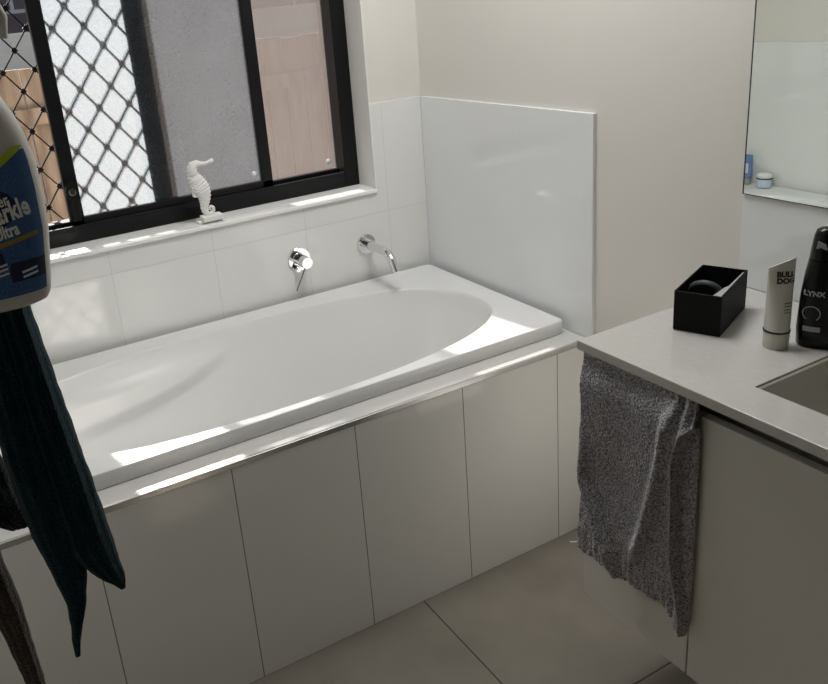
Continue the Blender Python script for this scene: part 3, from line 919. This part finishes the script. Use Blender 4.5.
bm.faces.new(f0); bm.faces.new(f1[::-1])
for i in range(4): bm.faces.new((f0[i], f0[(i+1) % 4], f1[(i+1) % 4], f1[i]))
obj('cap_notch_light', bm, M['silver_ink'], sb)['label'] = 'pale grey patch standing in for light in the cap notch'

# ------------------------------------------------------------------ grey hand towel over the cabinet door edge
random.seed(7)
TW_Z0 = 0.824
NU, NV = 170, 260
# fold lines on the x = -0.45 plane: (z, y)
L_EDGE = [(0.36, -1.176), (0.40, -1.176), (0.55, -1.190), (0.70, -1.188), (0.824, -1.180)]
R_EDGE = [(0.36, -1.437), (0.43, -1.437), (0.61, -1.438), (0.766, -1.438), (0.824, -1.434)]
BOT = [(-1.18, 0.392), (-1.24, 0.394), (-1.34, 0.400), (-1.40, 0.402), (-1.438, 0.366)]
RIDGE1 = [(0.385, -1.285), (0.44, -1.268), (0.495, -1.243), (0.58, -1.206), (0.70, -1.190)]       # long ridge from the left edge to the hem
RIDGE2 = [(0.45, -1.318), (0.52, -1.345), (0.612, -1.366), (0.70, -1.383), (0.79, -1.392)]
LAP = [(0.36, -1.437), (0.43, -1.430), (0.513, -1.412), (0.62, -1.409), (0.69, -1.407), (0.73, -1.411), (0.762, -1.421), (0.785, -1.440)]
def towel_pt(u, v):
    yb = lerp_tab(L_EDGE, 0.39)*(1-u)+lerp_tab(R_EDGE, 0.39)*u
    zb = lerp_tab([(-y, z) for y, z in BOT], -yb)
    z = TW_Z0 + (zb-TW_Z0)*v
    y = lerp_tab(L_EDGE, z)*(1-u)+lerp_tab(R_EDGE, z)*u
    d = 0.004 + 0.014*smoothstep(0, 0.15, v)
    d += 0.028*gauss(y-lerp_tab(RIDGE1, z), 0.007+0.003*smoothstep(0.6, 0.4, z))*smoothstep(0.72, 0.56, z)*(0.35+0.65*smoothstep(0.38, 0.46, z))
    d += 0.020*gauss(y-lerp_tab(RIDGE2, z), 0.010)*smoothstep(0.44, 0.50, z)*smoothstep(0.83, 0.76, z)
    # belly between the ridges hangs back
    d -= 0.007*gauss(y+1.285, 0.03)*smoothstep(0.48, 0.6, z)
    # lapped right part lies behind the folded edge
    lap = lerp_tab(LAP, z)
    s = smoothstep(lap+0.0035, lap-0.0035, y)
    d = d*(1-s) + 0.004*s + 0.007*gauss(y-lap-0.004, 0.006)*(1-s)
    # gather at the top right corner
    d += 0.006*math.sin((y+1.40)*260)*smoothstep(0.74, 0.80, z)*smoothstep(-1.385, -1.41, y)
    # ruffled hem
    hem = smoothstep(0.12, 0.0, (z-zb))
    d += 0.0022*hem*math.sin(y*150+3*math.sin(z*40)) + 0.0012*hem*math.sin(y*420+1.3)
    return y, z, d
bm = bmesh.new()
G = []
for j in range(NV+1):
    row = []
    v = j/NV
    for i in range(NU+1):
        u = i/NU
        y, z, d = towel_pt(u, v)
        zb_ = 1.0
        terry = 0.0020*(noise.noise(Vector((y*300, z*300, 3.1))) + 0.8*noise.noise(Vector((y*520, z*520, 8.1))))
        band = gauss((v-0.845), 0.012)
        terry *= (1-0.85*band)
        if j == NV: z += random.uniform(-0.0022, 0.0015)
        if i == 0: y += random.uniform(-0.0008, 0.0008)
        row.append(bm.verts.new((XV-0.0055-d-terry*1.0-0.002+0.002*band, y, z)))
    G.append(row)
B = [[None]*(NU+1) for _ in range(NV+1)]
# back skin of the towel, 4 mm behind the front one, rolled into the handle channel at the top
for j in range(NV+1):
    for i in range(NU+1):
        c = G[j][i].co
        B[j][i] = bm.verts.new((min(c.x+0.005, XV-0.0012), c.y, c.z))
for j in range(NV):
    for i in range(NU):
        bm.faces.new((G[j][i], G[j][i+1], G[j+1][i+1], G[j+1][i]))
        bm.faces.new((B[j][i+1], B[j][i], B[j+1][i], B[j+1][i+1]))
for j in range(NV):
    bm.faces.new((G[j+1][0], G[j][0], B[j][0], B[j+1][0])) if False else bm.faces.new((G[j][0], G[j+1][0], B[j+1][0], B[j][0]))
    bm.faces.new((G[j+1][NU], G[j][NU], B[j][NU], B[j+1][NU]))
for i in range(NU):
    bm.faces.new((G[NV][i], G[NV][i+1], B[NV][i+1], B[NV][i]))
    bm.faces.new((G[0][i+1], G[0][i], B[0][i], B[0][i+1]))
tw = empty('hand_towel', (-0.45, -1.3, 0.8), 'grey terry hand towel hanging from the vanity door edge', 'towel')
obj('terry_cloth', bm, M['towel'], tw, True)
def towel_at(y, z):
    l, r = lerp_tab(L_EDGE, z), lerp_tab(R_EDGE, z)
    zb = lerp_tab([(-a, b) for a, b in BOT], -y)
    u = max(0.0, min(1.0, (y-l)/(r-l))); v = max(0.0, min(1.0, (TW_Z0-z)/(TW_Z0-zb)))
    yy, zz, d = towel_pt(u, v)
    return Vector((XV-0.0080-d, yy, zz))
bm = bmesh.new()
tube(bm, [towel_at(lerp_tab(LAP, z)+0.004, z)+Vector((-0.0006, 0, 0)) for z in [0.775-0.395*k/44 for k in range(45)]], 0.0011, 8)
obj('selvage_edge', bm, M['selvage'], tw, True)['label'] = 'pale stitched edge of the folded towel'
# the end tucked over the door into the handle channel
bm = bmesh.new()
pr = [(XV-0.006, 0.822), (XV+0.004, 0.8235), (XV+0.022, 0.822), (XV+0.040, 0.812), (XV+0.046, 0.790), (XV+0.041, 0.790), (XV+0.036, 0.806), (XV+0.020, 0.815), (XV+0.003, 0.8165), (XV-0.001, 0.812), (XV-0.0015, 0.795), (XV-0.006, 0.795)]
prism(bm, pr, 'y', -1.424, -1.192)
obj('tucked_end', bm, M['towel'], tw)
# thin pale care threads at the two lower corners
for p0, p1 in (((XV-0.024, -1.176, 0.404), (XV-0.034, -1.166, 0.402)), ((XV-0.014, -1.430, 0.372), (XV-0.020, -1.424, 0.366))):
    bm = bmesh.new(); tube(bm, [p0, p1], 0.0007, 8)
    obj('loose_thread', bm, M['label_white'], tw)

# ------------------------------------------------------------------ towel rail on the left wall, cloths and spray bottle
rl = empty('towel_rail', (-1.45, -1.35, 1.66), 'chrome rail on the left wall carrying cloths and the spray bottle', 'towel rail')
ZRL = 1.60
bm = bmesh.new(); tube(bm, [(-1.400, -1.12, ZRL), (-1.400, -1.64, ZRL)], 0.008, 24); obj('rail_bar', bm, M['chrome'], rl, True)
for y in (-1.135, -1.62):
    bm = bmesh.new(); tube(bm, [(-1.5495, y, ZRL), (-1.400, y, ZRL)], 0.007, 24)
    lathe(bm, [(0, 0), (0.022, 0), (0.022, 0.006), (0, 0.006)], (-1.5495, y, ZRL), 32, Matrix.Rotation(PI/2, 4, 'Y'))
    obj('bracket', bm, M['chrome'], rl, True)

def cloth_lobe(bm, rows, yc, seed, n=56, fold=0.10, nf=3, top=None):
    """rows: (z, xl, xr, half_depth); closed folded cross sections lofted down the lobe"""
    rows = sorted(rows, reverse=True)
    R = []
    zs = [r[0] for r in rows]
    K = 70
    for k in range(K+1):
        z = zs[0] + (zs[-1]-zs[0])*k/K
        xl = lerp_tab([(r[0], r[1]) for r in rows[::-1]], z)
        xr = lerp_tab([(r[0], r[2]) for r in rows[::-1]], z)
        hd = lerp_tab([(r[0], r[3]) for r in rows[::-1]], z)
        ring = []
        for i in range(n):
            a = 2*PI*i/n
            c, s = math.cos(a), math.sin(a)
            f = 1 + fold*math.sin(nf*a+seed+z*3.0)*abs(s) + 0.08*math.sin(11*a+seed*2)
            x = (xl+xr)/2 + (xr-xl)/2*c
            y = yc + hd*s*f
            nz = noise.noise(Vector((x*60, y*60, z*60+seed)))*0.0016
            ring.append(bm.verts.new((x+nz*c, y+nz*s*1.5, z)))
        R.append(ring)
    for a, b in zip(R, R[1:]):
        for i in range(n): bm.faces.new((a[i], a[(i+1) % n], b[(i+1) % n], b[i]))
    bm.faces.new(R[0][::-1]); bm.faces.new(R[-1])

# over-the-rail fold shared by the hanging cloths
def over_rail(bm, y0, y1, xin, xout, th=0.004):
    out = []
    for k in range(13):
        a = PI*k/12
        out.append((-1.400+(0.0135+th)*math.cos(a), ZRL+(0.0135+th)*math.sin(a)))
    inn = [(-1.400+0.0095*math.cos(PI*k/12), ZRL+0.0095*math.sin(PI*k/12)) for k in range(13)][::-1]
    poly = [(xout, 1.45)] + out + [(xin, 1.45), (xin+th, 1.45)] + inn + [(xout-th, 1.45)]
    prism(bm, poly, 'y', y0, y1)

bm = bmesh.new()
over_rail(bm, -1.375, -1.285, -1.417, -1.383)
cloth_lobe(bm, [(1.52, -1.398, -1.374, .040), (1.30, -1.398, -1.368, .042), (1.212, -1.401, -1.364, .042), (1.101, -1.398, -1.353, .040), (1.0, -1.392, -1.342, .036), (0.907, -1.386, -1.3335, .028),
                (0.88, -1.376, -1.331, .022), (0.854, -1.362, -1.329, .016), (0.838, -1.349, -1.328, .011), (0.824, -1.338, -1.330, .006)], -1.330, 0.6)
cloth_lobe(bm, [(1.50, -1.420, -1.390, .030), (1.30, -1.424, -1.386, .034), (1.21, -1.426, -1.382, .036), (1.04, -1.4275, -1.368, .036), (0.97, -1.4225, -1.362, .030), (0.922, -1.418, -1.360, .025),
                (0.878, -1.409, -1.365, .019), (0.82, -1.400, -1.378, .013), (0.775, -1.404, -1.392, .009), (0.748, -1.406, -1.399, .006)], -1.322, 2.1, nf=4)
tag(obj('cleaning_cloth', bm, M['teal_cloth'], None, True), 'dark teal folded cloth with two pointed tips hanging beneath the spray bottle', 'cloth')
bm = bmesh.new()
over_rail(bm, -1.275, -1.235, -1.4165, -1.3835)
cloth_lobe(bm, [(1.52, -1.450, -1.405, .016), (1.2, -1.475, -1.432, .017), (1.034, -1.485, -1.431, .017), (0.96, -1.478, -1.4225, .015), (0.93, -1.464, -1.419, .012), (0.908, -1.440, -1.4175, .006)], -1.258, 1.0)
tag(obj('flannel', bm, M['navy_cloth'], None, True), 'near-black cloth ending in a blunt tip at left frame edge', 'cloth')
bm = bmesh.new()
over_rail(bm, -1.205, -1.165, -1.4165, -1.3835)
cloth_lobe(bm, [(1.50, -1.45, -1.40, .013), (1.2, -1.49, -1.445, .013), (0.94, -1.492, -1.447, .014), (0.834, -1.492, -1.459, .014), (0.757, -1.490, -1.451, .013), (0.70, -1.482, -1.450, .012), (0.623, -1.474, -1.448, .010), (0.60, -1.464, -1.449, .006)], -1.185, 3.0, fold=0.1)
tag(obj('face_washer', bm, M['brown_cloth'], None, True), 'dark brown narrow cloth tip hanging low at bottom left corner', 'cloth')

sy = empty('spray_bottle', (-1.392, -1.420, 1.24), 'white spray cleaner bottle with blue sparkle label hanging at upper left', 'spray bottle')
YB = -1.420
# right-hand outline of the bottle (z, half width) around the axis x = XB
XB = -1.3935
bp = [(1.2400, .034), (1.2425, .042), (1.249, .046), (1.262, .0485), (1.31, .0560), (1.35, .0572), (1.375, .0560), (1.395, .0525), (1.415, .0465), (1.432, .0385), (1.448, .030), (1.462, .0215), (1.475, .0165), (1.490, .0160)]
bm = bmesh.new()
secs = []
for z, a in bp:
    b = min(0.030, a*0.62)
    secs.append(sect(bm, z, a, b, 56, 2.8, Vector((XB, YB)), 0.0, 0.0))
loft(bm, secs)
obj('bottle_body', bm, M['bottle_white'], sy, True)
bm = bmesh.new()
lathe(bm, [(0, 0), (0.0185, 0), (0.0185, 0.022), (0.016, 0.024), (0, 0.024)], (XB, YB, 1.486), 32)
obj('collar', bm, M['bottle_white'], sy, True)
bm = bmesh.new()
prism(bm, [(XB-0.032, 1.510), (XB+0.014, 1.510), (XB+0.022, 1.528), (XB+0.058, 1.524), (XB+0.062, 1.546), (XB+0.045, 1.556), (XB-0.020, 1.556), (XB-0.040, 1.532)], 'y', YB-0.013, YB+0.013, bev=0.003)
head = obj('spray_head', bm, M['bottle_white'], sy)
bm = bmesh.new()
tube(bm, [(XB+0.030, YB, 1.526), (XB+0.048, YB, 1.512), (XB+0.054, YB, 1.495), (XB+0.052, YB, 1.478)], [0.007, 0.0068, 0.0062, 0.0045], 20)
trg = obj('trigger', bm, M['bottle_white'], sy, True)
bm = bmesh.new()
tube(bm, [(XB+0.012, YB, 1.550), (XB+0.010, YB, 1.585), (-1.392, YB, 1.6115), (-1.402, YB, 1.6125), (-1.412, YB, 1.606), (-1.414, YB, 1.594)], 0.0030, 16)
obj('hanging_hook', bm, M['black_plastic'], sy, True)
# printed label wrapped on the front face
def bot_surf(x, z, off=0.0006):
    a = lerp_tab(bp, z); b = min(0.030, a*0.62)
    c = max(-0.995, min(0.995, (x-XB)/a))
    return Vector((x, YB-b*(1-abs(c)**2.8)**(1/2.8)-off, z))
def patch(rows, off, nx=24):
    """rows: (z, x0, x1)"""
    b = bmesh.new(); g = []
    for z, x0, x1 in rows: g.append([b.verts.new(bot_surf(x0+(x1-x0)*i/nx, z, off)) for i in range(nx+1)])
    for r0, r1 in zip(g, g[1:]):
        for i in range(nx): b.faces.new((r0[i], r0[i+1], r1[i+1], r1[i]))
    return b
rows = []
def xr_at(z): return XB + lerp_tab(bp, z)*0.865
for k in range(25):
    z = 1.2545+0.130*k/24
    x0, x1 = XB-(xr_at(z)-XB), xr_at(z)
    if z > 1.335:        # slanted top: the label climbs towards the right
        x0 = max(x0, XB - 0.034 + (z-1.335)/0.050*0.078)
    rows.append((z, min(x0, x1-0.0005), x1))
obj('label', patch(rows, 0.0005), M['label_blue'], sy, True)['label'] = 'blue watery printed label'
rows = []
for k in range(13):      # lime stripe along the slanted edge
    z = 1.338+0.050*k/12
    xe = XB - 0.034 + (z-1.335)/0.050*0.078
    rows.append((z, max(xe-0.012, XB-xr_at(z)+XB), min(xe, xr_at(z))))
obj('label_band', patch([r for r in rows if r[2] > r[1]], 0.0009, 8), M['label_green'], sy, True)
def ellipse_patch(cx, cz, a, b, off):
    rows = []
    for k in range(21):
        t = -1+2*k/20; w_ = a*math.sqrt(max(0.0, 1-t*t))+0.0001
        rows.append((cz+b*t, cx-w_, min(cx+w_, xr_at(cz+b*t))))
    return patch(rows, off)
bm = ellipse_patch(XB+0.004, 1.3365, 0.026, 0.0185, 0.0009)
merge(bm, patch([(1.268+0.002*0, XB+0.012, xr_at(1.268)), (1.276, XB+0.012, xr_at(1.276)), (1.286, XB+0.014, xr_at(1.286))], 0.0009))
merge(bm, patch([(1.282, XB-0.03, XB+0.010), (1.290, XB-0.03, XB+0.010), (1.297, XB-0.03, XB+0.009)], 0.0009))
obj('label_panel', bm, M['label_navy'], sy, True)
def bot_text(body, x0, z0, size, bold, rot=0.16, xs=0.62, shear=0.1):
    t = text_mesh(body, size, bold, shear=shear, align='RIGHT')
    for v in t.verts:
        x, z = v.co.x*xs, v.co.y
        x, z = x*math.cos(rot)-z*math.sin(rot), x*math.sin(rot)+z*math.cos(rot)
        v.co = bot_surf(x0+x, z0+z, 0.0013)
    return t
bm = bot_text('Power', XB+0.0235, 1.3435, 0.0150, 0.0003, 0.16, 0.7)
merge(bm, bot_text('Sparkle', XB+0.0400, 1.3350, 0.0245, 0.0008))
merge(bm, bot_text('Ultra', XB+0.0270, 1.3165, 0.0165, 0.0005))
def bar_strip(x0, x1, z0, h, slope):
    b = bmesh.new()
    g = [[b.verts.new(bot_surf(x0+(x1-x0)*i/8, z0+h*j+slope*(x1-x0)*i/8, 0.0013)) for i in range(9)] for j in (0, 1)]
    for i in range(8): b.faces.new((g[0][i], g[0][i+1], g[1][i+1], g[1][i]))
    return b
obj('lettering', bm, M['label_white'], sy)
bm = bar_strip(XB+0.022, XB+0.036, 1.2745, 0.0022, 0.15)
for a in ((XB+0.022, XB+0.036, 1.2700, 0.0022), (XB+0.000, XB+0.011, 1.2835, 0.0020), (XB+0.000, XB+0.011, 1.2795, 0.0020), (XB+0.002, XB+0.011, 1.2755, 0.0018)):
    merge(bm, bar_strip(*a, 0.15))
obj('fine_print', bm, M['jar_pale'], sy)
obj('ochre_strip', bar_strip(XB+0.004, XB+0.043, 1.3005, 0.0042, 0.17), M['ochre'], sy)

# ------------------------------------------------------------------ toiletries at the far left of the bath rim, seen in the mirror
jr = empty('cream_jar', (-1.500, -0.160, ZR), 'pale blue cream jar with banded white lid on far end of bath rim', 'jar')
bm = bmesh.new(); lathe(bm, [(0, 0), (0.026, 0), (0.028, 0.002), (0.029, 0.032), (0.027, 0.034), (0, 0.034)], (-1.500, -0.160, ZR-0.0005), 40)
obj('jar_body', bm, M['jar_pale'], jr, True)
bm = bmesh.new(); lathe(bm, [(0, 0), (0.0300, 0), (0.0300, 0.005), (0, 0.005)], (-1.500, -0.160, ZR+0.0335), 40)
obj('band', bm, M['ink'], jr, True)
bm = bmesh.new(); lathe(bm, [(0, 0), (0.0295, 0), (0.0295, 0.009), (0.026, 0.012), (0, 0.012)], (-1.500, -0.160, ZR+0.0385), 40)
obj('lid', bm, M['label_white'], jr, True)
tbx = empty('squeeze_bottle', (-1.510, -0.078, ZR), 'blue squeeze bottle with pale label standing beside the small jar on the bath rim', 'bottle')
bm = bmesh.new()
loft(bm, [sect(bm, z, a, b, 32, 2.4, Vector((-1.508, -0.078)), PI/2, ZR) for z, a, b in ((0.026, .016, .013), (0.05, .018, .013), (0.10, .018, .008), (0.118, .0185, .002))])
obj('bottle_body', bm, M['blue_bottle'], tbx, True)
bm = bmesh.new(); lathe(bm, [(0, 0), (0.0150, 0), (0.0158, 0.024), (0, 0.026)], (-1.508, -0.078, ZR-0.001), 32)
obj('cap', bm, M['light_card'], tbx, True)
obj('label', nb(-1.4945, -1.4935, -0.089, -0.067, ZR+0.045, ZR+0.085), M['jar_pale'], tbx)

# ------------------------------------------------------------------ added fixture for the fill lamp, out of view
cl = empty('ceiling_light', (-0.40, -0.80, 2.4), 'flat square ceiling light between bath and vanity, above the picture', 'ceiling light')
obj('fill_frame', nb(-0.69, -0.11, -1.09, -0.51, 2.375, 2.3995, bev=0.003), M['trimp'], cl)
